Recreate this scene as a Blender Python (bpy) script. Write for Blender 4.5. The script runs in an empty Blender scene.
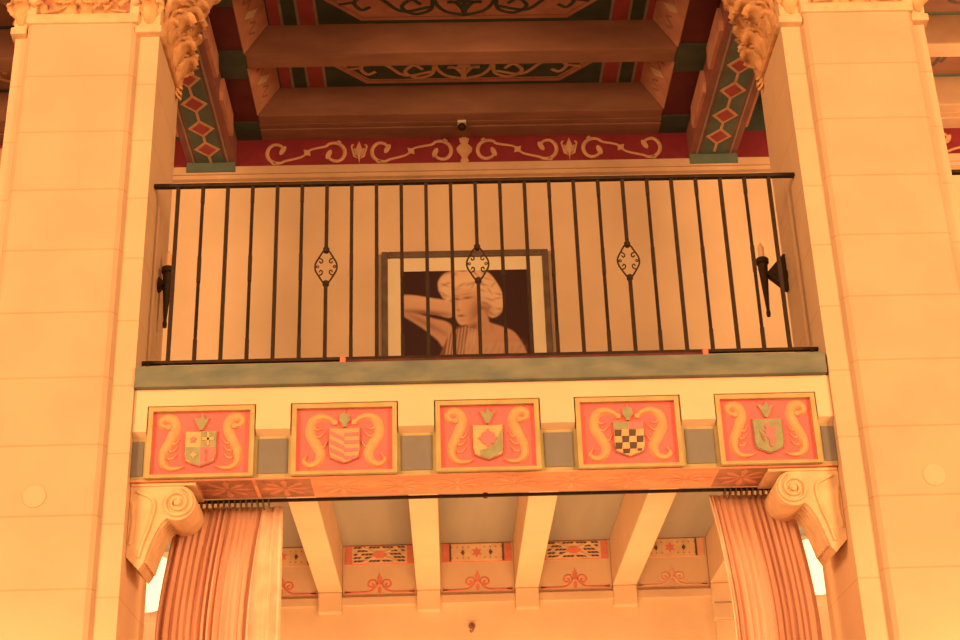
import bpy, bmesh, math, random
import numpy as np
from mathutils import Vector

random.seed(7)
C = bpy.context.scene.collection
H = 1.6                      # eye height above the hall floor; coordinates below are relative to the eye
PI = math.pi

# ------------------------------------------------------------------ materials
MATS = {}
def lin(c):
    return tuple(((x/255.0+0.055)/1.055)**2.4 if x > 10 else x/255.0/12.92 for x in c)

def mat(name, col, var=0.10, scale=6.0, rough=0.75, bump=0.0, metallic=0.0, detail=6, col2=None, stretch=(1,1,1), bscale=None, spec=0.25):
    m = bpy.data.materials.new(name); m.use_nodes = True
    nt = m.node_tree; n = nt.nodes; l = nt.links
    b = n['Principled BSDF']
    b.inputs['Roughness'].default_value = rough
    b.inputs['Metallic'].default_value = metallic
    b.inputs['Specular IOR Level'].default_value = spec
    g = n.new('ShaderNodeNewGeometry')
    mp = n.new('ShaderNodeMapping'); mp.inputs['Scale'].default_value = stretch
    l.new(g.outputs['Position'], mp.inputs['Vector'])
    t = n.new('ShaderNodeTexNoise'); t.inputs['Scale'].default_value = scale; t.inputs['Detail'].default_value = detail
    l.new(mp.outputs['Vector'], t.inputs['Vector'])
    r = n.new('ShaderNodeValToRGB')
    c2 = col2 if col2 else tuple(min(1, x*(1+var)) for x in col)
    c1 = tuple(x*(1-var) for x in col) if not col2 else col
    r.color_ramp.elements[0].position = 0.35; r.color_ramp.elements[0].color = (*c1, 1)
    r.color_ramp.elements[1].position = 0.65; r.color_ramp.elements[1].color = (*c2, 1)
    l.new(t.outputs['Fac'], r.inputs['Fac'])
    l.new(r.outputs['Color'], b.inputs['Base Color'])
    if bump:
        t2 = n.new('ShaderNodeTexNoise'); t2.inputs['Scale'].default_value = bscale or scale*4; t2.inputs['Detail'].default_value = 8
        l.new(mp.outputs['Vector'], t2.inputs['Vector'])
        bp = n.new('ShaderNodeBump'); bp.inputs['Strength'].default_value = bump; bp.inputs['Distance'].default_value = 0.02
        l.new(t2.outputs['Fac'], bp.inputs['Height']); l.new(bp.outputs['Normal'], b.inputs['Normal'])
    MATS[name] = m
    return m

def stone(name, col, period, phase, dark=0.93, vert=None):
    """ashlar: horizontal joints every `period` metres of height"""
    m = mat(name, col, var=0.05, scale=3.0, rough=0.8, bump=0.06, bscale=30)
    nt = m.node_tree; n = nt.nodes; l = nt.links
    b = n['Principled BSDF']; src = b.inputs['Base Color'].links[0].from_socket
    g = n.new('ShaderNodeNewGeometry'); s = n.new('ShaderNodeSeparateXYZ'); l.new(g.outputs['Position'], s.inputs[0])
    def M(op, a, bv=None):
        k = n.new('ShaderNodeMath'); k.operation = op
        if isinstance(a, (int, float)): k.inputs[0].default_value = a
        else: l.new(a, k.inputs[0])
        if bv is not None:
            if isinstance(bv, (int, float)): k.inputs[1].default_value = bv
            else: l.new(bv, k.inputs[1])
        return k.outputs[0]
    z = M('ADD', s.outputs['Z'], -H - phase)
    f = M('FLOORED_MODULO', z, period)
    near = M('ABSOLUTE', M('SUBTRACT', f, period/2))            # period/2 at a joint
    j = M('GREATER_THAN', near, period/2 - 0.0042)
    mx = n.new('ShaderNodeMix'); mx.data_type = 'RGBA'; mx.blend_type = 'MULTIPLY'
    mx.inputs['B'].default_value = (dark, dark*0.88, dark*0.78, 1)
    l.new(j, mx.inputs['Factor']); l.new(src, mx.inputs['A']); l.new(mx.outputs['Result'], b.inputs['Base Color'])
    return m

CREAM = (0.80, 0.66, 0.52)
M_stone   = stone('cast_stone', (0.565, 0.405, 0.295), 0.3325, 0.0133)
M_strip   = stone('cast_stone_margin', (0.64, 0.445, 0.325), 0.3325, -0.018)
M_carved  = mat('carved_stone', (0.70, 0.48, 0.32), var=0.10, scale=14, rough=0.7, bump=0.15, bscale=60)
M_leaf    = mat('gilded_plaster_leaf', (0.64, 0.36, 0.195), var=0.16, scale=18, rough=0.55, bump=0.15, bscale=50)
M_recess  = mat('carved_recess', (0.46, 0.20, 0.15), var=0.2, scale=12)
M_wall    = mat('plaster_wall', (0.78, 0.60, 0.46), var=0.06, scale=1.7, rough=0.85, bump=0.05, bscale=20)
M_wall_lo = mat('plaster_lower', (0.80, 0.62, 0.46), var=0.08, scale=2.2, rough=0.85, bump=0.08, bscale=25)
M_beam    = mat('cream_painted_timber', (0.74, 0.55, 0.41), var=0.04, scale=3, rough=0.7)
M_tan     = mat('tan_painted_beam', (0.29, 0.145, 0.11), var=0.12, scale=5, rough=0.7, stretch=(0.6,2,2))
M_cornice = mat('cornice_paint', (0.62, 0.43, 0.32), var=0.08, scale=5)
M_lip     = mat('weathered_green_paint', (0.125, 0.155, 0.155), var=0.16, scale=5, rough=0.7, col2=(0.215,0.225,0.19), stretch=(1,1,2.5), bump=0.1)
M_gold    = mat('ochre_gold_paint', (0.45, 0.37, 0.20), var=0.10, scale=9)
M_grey    = mat('grey_inset_paint', (0.205, 0.195, 0.205), var=0.06, scale=7)
M_red     = mat('coral_red_field', (0.84, 0.17, 0.20), var=0.05, scale=8)
M_scroll  = mat('scroll_orange', (0.76, 0.355, 0.20), var=0.07, scale=20)
M_shgold  = mat('shield_gold', (0.74, 0.42, 0.23), var=0.08, scale=20)
M_shgreen = mat('shield_green', (0.30, 0.31, 0.20), var=0.10, scale=25)
M_shred   = mat('shield_red', (0.78, 0.20, 0.24), var=0.06, scale=20)
M_shdark  = mat('shield_dark', (0.10, 0.075, 0.07), var=0.15, scale=25)
M_outline = mat('shield_outline', (0.34, 0.17, 0.14), var=0.10, scale=20)
M_iron    = mat('wrought_iron', (0.026, 0.012, 0.007), var=0.3, scale=40, rough=0.6, metallic=0.0)
M_ironred = mat('dark_red_strip', (0.10, 0.022, 0.030), var=0.3, scale=15, rough=0.6)
M_pink    = mat('strip_tip', (0.60, 0.20, 0.16), var=0.1)
M_ceil_lo = mat('grey_green_ceiling', (0.30, 0.29, 0.27), var=0.10, scale=1.8, stretch=(2.5,0.3,1), col2=(0.37,0.34,0.31))
M_crimson = mat('crimson_frieze', (0.23, 0.026, 0.045), var=0.12, scale=7)
M_motif   = mat('tan_stencil', (0.60, 0.36, 0.24), var=0.10, scale=16)
M_dgreen  = mat('dark_green_paint', (0.060, 0.085, 0.075), var=0.15, scale=6)
M_green   = mat('teal_green_paint', (0.105, 0.150, 0.145), var=0.14, scale=6)
M_brown   = mat('red_brown_paint', (0.26, 0.105, 0.105), var=0.12, scale=6)
M_greyln  = mat('grey_line_paint', (0.30, 0.27, 0.26), var=0.1)
M_dred    = mat('dark_red_paint', (0.115, 0.022, 0.032), var=0.15, scale=6)
M_cored   = mat('coffer_red', (0.36, 0.075, 0.085), var=0.10, scale=8)
M_pinkpn  = mat('pink_painted_plaster', (0.52, 0.25, 0.19), var=0.12, scale=9)
M_cream   = mat('cream_line', (0.62, 0.47, 0.36), var=0.08)
M_pattern = mat('stencil_dark', (0.13, 0.10, 0.09), var=0.2, scale=30)
M_stred   = mat('stencil_red', (0.74, 0.25, 0.20), var=0.10, scale=18)
M_stredlt = mat('stencil_red_faded', (0.80, 0.46, 0.34), var=0.08, scale=18)
M_band    = mat('stencil_ground', (0.78, 0.56, 0.38), var=0.08, scale=18)
M_curtain = mat('curtain_brown', (0.74, 0.43, 0.34), var=0.10, scale=3, rough=0.9, stretch=(8,8,0.4))
M_lining  = mat('curtain_lining', (0.86, 0.66, 0.54), var=0.14, scale=12, rough=0.9, col2=(0.80,0.52,0.42))
M_frame   = mat('dark_picture_frame', (0.16, 0.115, 0.10), var=0.2, scale=12, rough=0.4)
M_mat     = mat('picture_mount', (0.86, 0.78, 0.62), var=0.03)
M_candle  = mat('candle_wax', (0.85, 0.55, 0.38), var=0.05)
M_tile    = mat('hall_floor_tile', (0.30, 0.20, 0.14), var=0.2, scale=2, rough=0.4)
M_white   = mat('white_mount', (0.75, 0.70, 0.62), var=0.05)

M_rose    = mat('rose_stencil', (0.56, 0.25, 0.18), var=0.2, scale=12)
M_rose2   = mat('rose_stencil_faded', (0.74, 0.35, 0.235), var=0.14, scale=9)
M_brownst = mat('brown_stencil', (0.36, 0.17, 0.13), var=0.25, scale=12)
def soffit_mat():
    m = mat('stencilled_soffit', (0.72, 0.33, 0.22), var=0.1, scale=7)
    nt = m.node_tree; n = nt.nodes; l = nt.links; b = n['Principled BSDF']
    r = [k for k in n if k.type == 'VALTORGB'][0].color_ramp
    r.elements[0].position = 0.30; r.elements[0].color = (0.50, 0.25, 0.18, 1)
    r.elements[1].position = 0.72; r.elements[1].color = (0.82, 0.40, 0.24, 1)
    e = r.elements.new(0.46); e.color = (0.72, 0.31, 0.21, 1)
    e = r.elements.new(0.58); e.color = (0.80, 0.36, 0.22, 1)
    [k for k in n if k.type == 'MAPPING'][0].inputs['Scale'].default_value = (0.5, 1.2, 1)
    return m
M_soffit = soffit_mat()

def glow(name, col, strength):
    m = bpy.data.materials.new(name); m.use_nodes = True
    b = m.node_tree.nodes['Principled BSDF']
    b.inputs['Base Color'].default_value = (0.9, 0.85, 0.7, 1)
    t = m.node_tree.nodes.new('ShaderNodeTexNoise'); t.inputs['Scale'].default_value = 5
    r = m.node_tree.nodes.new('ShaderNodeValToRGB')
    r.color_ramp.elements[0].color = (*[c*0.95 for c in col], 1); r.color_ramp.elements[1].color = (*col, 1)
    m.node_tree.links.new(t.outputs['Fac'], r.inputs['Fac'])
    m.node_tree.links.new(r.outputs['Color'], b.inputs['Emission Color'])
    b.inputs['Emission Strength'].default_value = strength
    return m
M_glow = glow('bright_surface_glow', (1.0, 0.78, 0.42), 1.5)  # emission standing in for strong light on a surface

# ------------------------------------------------------------------ mesh building
OFF = {}
def catmull(pts, n=8):
    if len(pts) < 3: return [tuple(p) for p in pts]
    out = []
    P = [tuple(2*a-b for a, b in zip(pts[0], pts[1]))] + [tuple(p) for p in pts] + [tuple(2*a-b for a, b in zip(pts[-1], pts[-2]))]
    for i in range(1, len(P)-2):
        for k in range(n):
            t = k/n
            out.append(tuple(0.5*((2*b)+(-a+c)*t+(2*a-5*b+4*c-d)*t*t+(-a+3*b-3*c+d)*t**3) for a, b, c, d in zip(P[i-1], P[i], P[i+1], P[i+2])))
    out.append(tuple(pts[-1]))
    return out

def fXZ(y):  return lambda a, b, d: (a, y-d, b)          # relief facing the hall
def fXY(z):  return lambda a, b, d: (a, b, z-d)          # relief facing down
def fYZ(x, s): return lambda a, b, d: (x+s*d, a, b)      # relief on a side face

class MB:
    def __init__(s): s.v = []; s.f = []; s.m = []
    def add(s, V, F, mi=0):
        o = len(s.v); s.v += [tuple(p) for p in V]
        for f in F: s.f.append([o+i for i in f]); s.m.append(mi)
        return s
    def box(s, x0, x1, y0, y1, z0, z1, mi=0):
        V = [(x, y, z) for z in (z0, z1) for y in (y0, y1) for x in (x0, x1)]
        return s.add(V, [(0,2,3,1),(4,5,7,6),(0,1,5,4),(2,6,7,3),(0,4,6,2),(1,3,7,5)], mi)
    def bbox(s, x0, x1, y0, y1, z0, z1, c=0.006, mi=0):
        """box with chamfered edges"""
        bm = bmesh.new(); bmesh.ops.create_cube(bm, size=1)
        for v in bm.verts:
            v.co = Vector(((x0+x1)/2+v.co.x*(x1-x0), (y0+y1)/2+v.co.y*(y1-y0), (z0+z1)/2+v.co.z*(z1-z0)))
        bmesh.ops.bevel(bm, geom=bm.edges[:], offset=c, segments=2, affect='EDGES', profile=0.6)
        bm.verts.index_update()
        s.add([v.co[:] for v in bm.verts], [[v.index for v in f.verts] for f in bm.faces], mi); bm.free()
        return s
    def prism(s, poly, mp, d0, d1, mi=0, inset=0.0):
        """2-D polygon raised from d0 to d1; inset shrinks the raised face toward its centre"""
        n = len(poly); cx = sum(p[0] for p in poly)/n; cy = sum(p[1] for p in poly)/n
        V = [mp(a, b, d0) for a, b in poly] + [mp(a+(cx-a)*inset, b+(cy-b)*inset, d1) for a, b in poly]
        F = [list(range(n)), list(range(2*n-1, n-1, -1))] + [(i, (i+1) % n, n+(i+1) % n, n+i) for i in range(n)]
        return s.add(V, F, mi)
    def ribbon(s, pts, w, mp, d0, d1, n=8, taper=None, mi=0):
        P = catmull(pts, n); N = len(P); V = []
        for i, (a, b) in enumerate(P):
            p, q = P[max(i-1, 0)], P[min(i+1, N-1)]
            dx, dy = q[0]-p[0], q[1]-p[1]; L = math.hypot(dx, dy) or 1; nx, ny = -dy/L, dx/L
            t = i/(N-1); ww = w*(taper(t) if taper else 1)
            for k, d in ((-1, d0), (-0.45, d1), (0.45, d1), (1, d0)):
                V.append(mp(a+nx*ww*k, b+ny*ww*k, d))
        F = [(4*i+j, 4*i+j+1, 4*i+5+j, 4*i+4+j) for i in range(N-1) for j in range(3)]
        F += [(4*i+3, 4*i, 4*i+4, 4*i+7) for i in range(N-1)] + [(0,1,2,3), (4*N-1, 4*N-2, 4*N-3, 4*N-4)]
        return s.add(V, F, mi)
    def tube(s, pts, r, n=8, sides=8, mi=0, taper=None):
        P = [Vector(p) for p in (catmull(pts, n) if n > 1 else pts)]; N = len(P); V = []
        up = None
        for i, p in enumerate(P):
            t = (P[min(i+1, N-1)]-P[max(i-1, 0)]).normalized()
            if up is None:
                up = Vector((0,0,1)) if abs(t.z) < 0.9 else Vector((1,0,0))
            a = (up - t*up.dot(t)).normalized(); b = t.cross(a); up = a
            rr = r*(taper(i/(N-1)) if taper else 1)
            for k in range(sides):
                an = 2*PI*k/sides; V.append(p+a*rr*math.cos(an)+b*rr*math.sin(an))
        F = [(i*sides+k, i*sides+(k+1) % sides, (i+1)*sides+(k+1) % sides, (i+1)*sides+k) for i in range(N-1) for k in range(sides)]
        F += [list(range(sides))[::-1], [(N-1)*sides+k for k in range(sides)]]
        return s.add(V, F, mi)
    def lathe(s, prof, c, axis='z', sides=20, mi=0):
        V = []; 
        for r, h in prof:
            for k in range(sides):
                a = 2*PI*k/sides; u, w = r*math.cos(a), r*math.sin(a)
                V.append({'z': (c[0]+u, c[1]+w, c[2]+h), 'y': (c[0]+u, c[1]+h, c[2]+w), 'x': (c[0]+h, c[1]+u, c[2]+w)}[axis])
        n = len(prof)
        F = [(i*sides+k, i*sides+(k+1) % sides, (i+1)*sides+(k+1) % sides, (i+1)*sides+k) for i in range(n-1) for k in range(sides)]
        F += [list(range(sides))[::-1], [(n-1)*sides+k for k in range(sides)]]
        return s.add(V, F, mi)
    def torus(s, c, R, r, axis='x', n=16, m=6, mi=0):
        V = []
        for i in range(n):
            A = 2*PI*i/n
            for j in range(m):
                B = 2*PI*j/m; q = R+r*math.cos(B); h = r*math.sin(B)
                u, w = q*math.cos(A), q*math.sin(A)
                V.append({'x': (c[0]+h, c[1]+u, c[2]+w), 'y': (c[0]+u, c[1]+h, c[2]+w)}[axis])
        F = [(i*m+j, ((i+1) % n)*m+j, ((i+1) % n)*m+(j+1) % m, i*m+(j+1) % m) for i in range(n) for j in range(m)]
        return s.add(V, F, mi)
    def leaf(s, base, out, up, side, L, W, curl=1.0, th=0.012, mi=0, nl=12, ns=9):
        """acanthus leaf rising from base along up, bowing to out and curling over at the tip"""
        base, out, up, side = Vector(base), Vector(out), Vector(up), Vector(side)
        V = []
        for lay in (0, 1):
            for i in range(nl+1):
                t = i/nl
                ang = curl*2.3*max(0, t-0.45)/0.55
                # spine
                if t <= 0.45: px, pz = 0.10*L*(t/0.45)**2, t*L
                else:
                    R = 0.55*L/2.3/max(curl, .2)
                    px, pz = 0.10*L+R*(1-math.cos(ang)), 0.45*L+R*math.sin(ang)
                lobes = 0.80+0.20*abs(math.sin(t*PI*4.0))
                w = W*(0.42+0.75*math.sin(min(1, t*1.05)*PI*0.86))*lobes*(1 if t < .9 else 1-(t-.9)*6)
                for j in range(ns):
                    u = j/(ns-1)*2-1
                    dome = (1-u*u)*0.22*W + 0.05*W*math.cos(u*PI*3)
                    nx, nz = math.cos(ang), -math.sin(ang)
                    off = dome - (th if lay else 0)
                    V.append(base+side*(u*w)+out*(px+nx*off)+up*(pz+nz*off))
        g = (nl+1)*ns; F = []
        for i in range(nl):
            for j in range(ns-1):
                a = i*ns+j; F.append((a, a+1, a+ns+1, a+ns)); F.append((g+a, g+a+ns, g+a+ns+1, g+a+1))
        for i in range(nl):
            a = i*ns; F.append((a, a+ns, g+a+ns, g+a)); a = i*ns+ns-1; F.append((a+ns, a, g+a, g+a+ns))
        for j in range(ns-1):
            a = j; F.append((a+1, a, g+a, g+a+1)); a = nl*ns+j; F.append((a, a+1, g+a+1, g+a))
        return s.add(V, F, mi)
    def build(s, name, mats, parent=None, smooth=False, angle=40):
        off = OFF.get(parent.name) if parent else None
        if off is None:
            xs, ys, zs = zip(*s.v)
            off = ((min(xs)+max(xs))/2, (min(ys)+max(ys))/2, min(zs))
        me = bpy.data.meshes.new(name)
        me.from_pydata([(x-off[0], y-off[1], z-off[2]) for x, y, z in s.v], [], s.f)
        for m in (mats if isinstance(mats, (list, tuple)) else [mats]): me.materials.append(m)
        for p, k in zip(me.polygons, s.m): p.material_index = k
        bm = bmesh.new(); bm.from_mesh(me); bmesh.ops.recalc_face_normals(bm, faces=bm.faces[:]); bm.to_mesh(me); bm.free()
        if smooth:
            me.polygons.foreach_set('use_smooth', [True]*len(me.polygons))
            me.set_sharp_from_angle(angle=math.radians(angle))
        o = bpy.data.objects.new(name, me); C.objects.link(o)
        if parent: o.parent = parent
        else: o.location = (off[0], off[1], off[2]+H)
        OFF[o.name] = off
        return o

def thing(name, label, cat, loc, group=None):
    o = bpy.data.objects.new(name, None); C.objects.link(o)
    o.location = (loc[0], loc[1], loc[2]+H); o.empty_display_size = 0.1
    OFF[o.name] = tuple(loc)
    return tag(o, label, cat, group)
def tag(o, label, cat, group=None):
    o['label'] = label; o['category'] = cat; o['kind'] = 'thing'
    if group: o['group'] = group
    return o
def struct(o): o['kind'] = 'structure'; return o
def mesh_copy(src, parent, name=None, loc=None):
    c = src.copy(); C.objects.link(c); c.parent = parent
    if loc: c.location = loc
    OFF[c.name] = OFF.get(parent.name)
    return c
def copy_tree(root, dx, label):
    r = root.copy(); C.objects.link(r); r.location.x += dx; r['label'] = label
    def rec(src, dst):
        for ch in list(src.children):
            c = ch.copy(); C.objects.link(c); c.parent = dst
            rec(ch, c)
    kids = [k for k in root.children]
    for ch in kids:
        c = ch.copy(); C.objects.link(c); c.parent = r; rec(ch, c)
    return r

# ------------------------------------------------------------------ key dimensions (metres)
PX0, PX1 = -1.424, 1.827          # inner faces of the two pillars
CX = 0.2015                        # middle of the bay
YF = 6.40                          # pillar front
YB = 6.975                         # pillar back
YW = 9.0                           # rear wall
BAY = 3.99

# ------------------------------------------------------------------ setting
struct(MB().box(-8, 8, -6, 9.0, -1.72, -1.6).build('floor', M_tile))
struct(MB().box(-8, 8, YW, 9.2, -1.6, 2.60).build('wall_lower', M_wall_lo))
struct(MB().box(-8, 8, YW, 9.2, 2.60, 6.0).build('wall_upper', M_wall))
struct(MB().box(-8, 8, 6.5, 9.0, 5.81, 6.0).build('ceiling', M_dgreen))
struct(MB().box(-8, 8, 6.84, 9.0, 2.592, 2.732).build('floor_balcony', M_ceil_lo))

struct(MB().box(-8, 8, 6.42, 6.96, 5.362, 6.4).build('wall_front', M_stone))

# ------------------------------------------------------------------ pillars
def pillar(x0, x1, inner, label, circ):
    """inner=+1: the side facing the bay is x1; -1: it is x0"""
    t = thing('stone_pillar', label, 'pillar', ((x0+x1)/2, (YF+YB)/2, -1.6))
    top = 4.62
    MB().box(x0, x1, YF, YB, -1.6, top).build('shaft', M_strip, t)
    # raised front panel with splayed margins
    a, b = x0+0.058, x1-0.058
    if inner > 0: b = x1-0.103
    else: a = x0+0.103
    s = 0.032
    m = MB()
    zb, zt = -1.35, top+0.05
    prof = [(a, 0), (a+s*0.35, 0.028), (a+s, 0.042), (b-s, 0.042), (b-s*0.35, 0.028), (b, 0)]
    V = [(x, YF-d, z) for z in (zb, zt) for x, d in prof]
    n = len(prof)
    m.add(V, [(i, i+1, n+i+1, n+i) for i in range(n-1)] + [list(range(n)), list(range(n, 2*n)), (0, n-1, 2*n-1, n)])
    pn = m.build('face_panel', M_stone, t)
    MB().lathe([(0.052, 0), (0.052, -0.004), (0.046, -0.005)], (circ, YF-0.042, 2.10), 'y', 24).build('round_patch', M_strip, pn)
    MB().box(x0-0.05, x1+0.05, YF-0.09, YB+0.05, -1.6, -1.35).build('plinth', M_carved, t)
    # ---- capital
    cap = MB()
    cap.box(x0+0.004, x1-0.004, YF+0.02, YB-0.004, top-0.01, 5.34)
    # corner posts with a small base moulding
    for c0, c1 in ((x0-0.006, a+0.004), (b-0.004, x1+0.006)):
        cap.bbox(c0, c1, YF-0.03, YF+0.06, top-0.002, 5.34, 0.006)
        cap.bbox(c0-0.012, c1+0.012 if c1 > x1 else c1, YF-0.045, YF+0.07, top-0.022, top+0.022, 0.009)
    # sunk-panel frame
    cap.bbox(a, b, YF-0.055, YF+0.03, 4.655, 4.715, 0.012)
    cap.bbox(a, a+0.05, YF-0.05, YF+0.03, 4.70, 5.34, 0.008)
    cap.bbox(b-0.05, b, YF-0.05, YF+0.03, 4.70, 5.34, 0.008)
    cp = cap.build('capital', M_carved, t, smooth=True, angle=30)
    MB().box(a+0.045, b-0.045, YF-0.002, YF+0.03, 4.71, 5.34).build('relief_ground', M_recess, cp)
    fo = MB()
    rnd = random.Random(3 if inner > 0 else 4)
    xs = (a+b)/2
    for row in range(6):
        zz = 4.725+row*0.095
        for k in range(-3, 4):
            px = xs+k*(b-a-0.14)/6.6+(0.03 if row % 2 else 0)
            if not a+0.06 < px < b-0.06: continue
            ang = rnd.uniform(-0.9, 0.9)
            fo.leaf((px, YF, zz-0.02), (0, -1, 0), (math.sin(ang), 0, math.cos(ang)), (math.cos(ang), 0, -math.sin(ang)), 0.12, 0.036, 0.9, 0.01)
    for k in (-1, 1):                      # scrolling stem
        fo.ribbon([(xs+k*0.22, 4.735), (xs+k*0.12, 4.76), (xs+k*0.07, 4.83), (xs+k*0.13, 4.89), (xs+k*0.19, 4.85), (xs+k*0.15, 4.81)], 0.013, fXZ(YF), 0, 0.035)
    fo.build('carved_foliage', M_leaf, cp, smooth=True, angle=60)
    co = MB()
    for c in ((x0+a)/2, (b+x1)/2):
        for zz in (4.66, 4.80, 4.95, 5.1):
            co.leaf((c, YF-0.03, zz), (0, -1, 0), (0, 0, 1), (1, 0, 0), 0.15, 0.040, 0.8, 0.01)
            for q in (-1, 1):
                co.leaf((c+q*0.025, YF-0.028, zz+0.05), (0, -1, 0), (q*0.5, 0, 0.86), (0.86, 0, -q*0.5), 0.09, 0.022, 0.8, 0.008)
    co.build('corner_leaves', M_leaf, cp, smooth=True, angle=60)
    # ---- console bracket of acanthus on the side toward the bay, and a shallower one outside
    for sd, xf, big in ((inner, x1 if inner > 0 else x0, 1.0), (-inner, x0 if inner > 0 else x1, 0.35)):
        br = MB()
        br.bbox(min(xf, xf+sd*0.022), max(xf, xf+sd*0.022), YF, YB, 4.60, 4.632, 0.007)     # slanting-looking ledge at the foot
        prof = [(0, 4.63), (0.02, 4.65), (0.03*big, 4.75), (0.05*big, 4.88), (0.09*big, 5.02), (0.14*big, 5.18), (0.18*big, 5.34), (0, 5.34)]
        br.prism([(xf+sd*d, z) for d, z in prof], lambda p, q, d: (p, 6.47+d, q), 0, YB-6.48)
        bo = br.build('side_console', M_leaf, cp)
        lv = MB()
        O = (sd, 0, 0)
        rr = random.Random(11)
        for iy, yy in enumerate((6.48, 6.60, 6.72, 6.84, 6.94)):
            for (d, z, L, W) in ((0.004, 4.64, 0.15, 0.055), (0.020, 4.74, 0.17, 0.060), (0.040, 4.85, 0.18, 0.060), (0.07, 4.97, 0.20, 0.065), (0.11, 5.10, 0.22, 0.07)):
                z2 = z+rr.uniform(-0.03, 0.03)
                lv.leaf((xf+sd*d*big, yy+rr.uniform(-.02, .02), z2), O, (0, rr.uniform(-.2, .2), 1), (0, 1, 0), L, W*0.95, (0.75+rr.uniform(-.15, .25))*(1 if big == 1 else .5), 0.012)
        if big == 1.0:
            # large drooping leaves and scroll ends that break the outline
            for (yy, z, L, W, cu) in ((6.55, 4.66, 0.22, 0.070, 1.15), (6.72, 4.63, 0.19, 0.065, 1.25), (6.84, 4.62, 0.17, 0.060, 1.2), (6.66, 4.76, 0.25, 0.075, 1.2), (6.80, 4.80, 0.24, 0.07, 1.1), (6.60, 4.90, 0.26, 0.075, 1.2)):
                lv.leaf((xf+sd*0.012, yy, z), O, (sd*0.24, 0, 0.97), (0, 1, 0), L, W, cu, 0.014)
                for q in (-1, 1):
                    lv.leaf((xf+sd*0.02, yy+q*.04, z+L*.35), O, (sd*.3, q*.55, .78), (0, .8, -q*.5), L*.55, W*.5, 1.0, 0.010)
            for k, (dx, z) in enumerate(((0.02, 4.645), (0.016, 4.61), (0.012, 4.58))):       # hanging husk at the back
                lv.leaf((xf+sd*dx*0.4, 6.90, z+0.03), O, (0, 0, -1), (0, 1, 0), 0.075, 0.026-0.005*k, 0.5, 0.01)
        lv.build('acanthus_leaves', M_leaf, bo, smooth=True, angle=60)
    return t
pillar(-2.165, PX0, +1, 'tall cream stone pillar with carved leaf capital left of the balcony', -1.822)
pillar(PX1, 2.585, -1, 'tall cream stone pillar with carved leaf capital right of the balcony', 2.229)

# ------------------------------------------------------------------ balcony edge and fascia beam
edge = tag(MB().bbox(PX0+0.001, PX1-0.010, 6.385, 6.838, 2.626, 2.7335, 0.008).build('balcony_ledge', M_lip),
           'weathered green painted ledge along the balcony edge under the iron railing', 'ledge')

fields = [(-1.332, -0.885), (-0.670, -0.228), (-0.006, 0.432), (0.646, 1.088), (1.302, 1.728)]
FZ0, FZ1 = 2.212, 2.519
YP = 6.455                          # plane of the gold ground
fb = thing('balcony_beam', 'cream and ochre painted beam carrying five heraldic panels under the balcony', 'beam', (CX, 6.6, 2.2))
MB().box(PX0+.002, PX1-.002, YP, 6.73, 2.194, 2.625).build('beam_core', M_gold, fb)
cr = MB()
cr.box(PX0+.002, PX1-.002, 6.418, YP, 2.543, 2.625)
gaps = [(PX0+.002, fields[0][0]-0.026)] + [(fields[i][1]+0.028, fields[i+1][0]-0.028) for i in range(4)] + [(fields[4][1]+0.026, PX1-.002)]
for g0, g1 in gaps:
    cr.box(g0, g1, 6.418, YP, 2.418, 2.543)
    cr.prism([(6.418, 2.418), (YP, 2.418), (YP, 2.396)], lambda a, b, d: (d, a, b), g0, g1)
cr.build('cream_fascia', M_beam, fb)
for g0, g1 in gaps:
    e0, e1 = g0+0.012, g1-0.012
    if g0 < PX0+.01: e0 = g0
    if g1 > PX1-.01: e1 = g1
    MB().prism([(e0, 2.214), (e1, 2.214), (e1, 2.382), (e0, 2.382)], fXZ(YP), -0.002, 0.004).build('grey_inset', M_grey, fb)
sf = MB().box(PX0+.002, PX1-.002, YP-0.004, 6.73, 2.188, 2.195).build('soffit', M_soffit, fb)
st = MB()
def rose(cx, cy, r, k, mi):
    for i in range(8):
        a = 2*PI*i/8; da = 0.30
        st.prism([(cx+r*.12*math.cos(a-da), cy+r*.12*math.sin(a-da)), (cx+r*.75*math.cos(a-da*.6), cy+r*.75*math.sin(a-da*.6)), (cx+r*math.cos(a), cy+r*math.sin(a)), (cx+r*.75*math.cos(a+da*.6), cy+r*.75*math.sin(a+da*.6)), (cx+r*.12*math.cos(a+da), cy+r*.12*math.sin(a+da))], fXY(2.188), 0, 0.0015, mi)
for i in range(12):
    x = PX0+0.16+i*0.2665
    endk = i in (1, 2, 10)
    if endk or i in (0, 11):
        st.prism([(x-.125, 6.465), (x+.125, 6.465), (x+.125, 6.722), (x-.125, 6.722)], fXY(2.188), 0, 0.0007, 2)
        rose(x, 6.593, 0.120, 8, 0)
    else:
        rose(x, 6.593, 0.112, 8, 1)
st.build('stencil_roses', [M_rose, M_rose2, M_brownst], sf)

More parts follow.
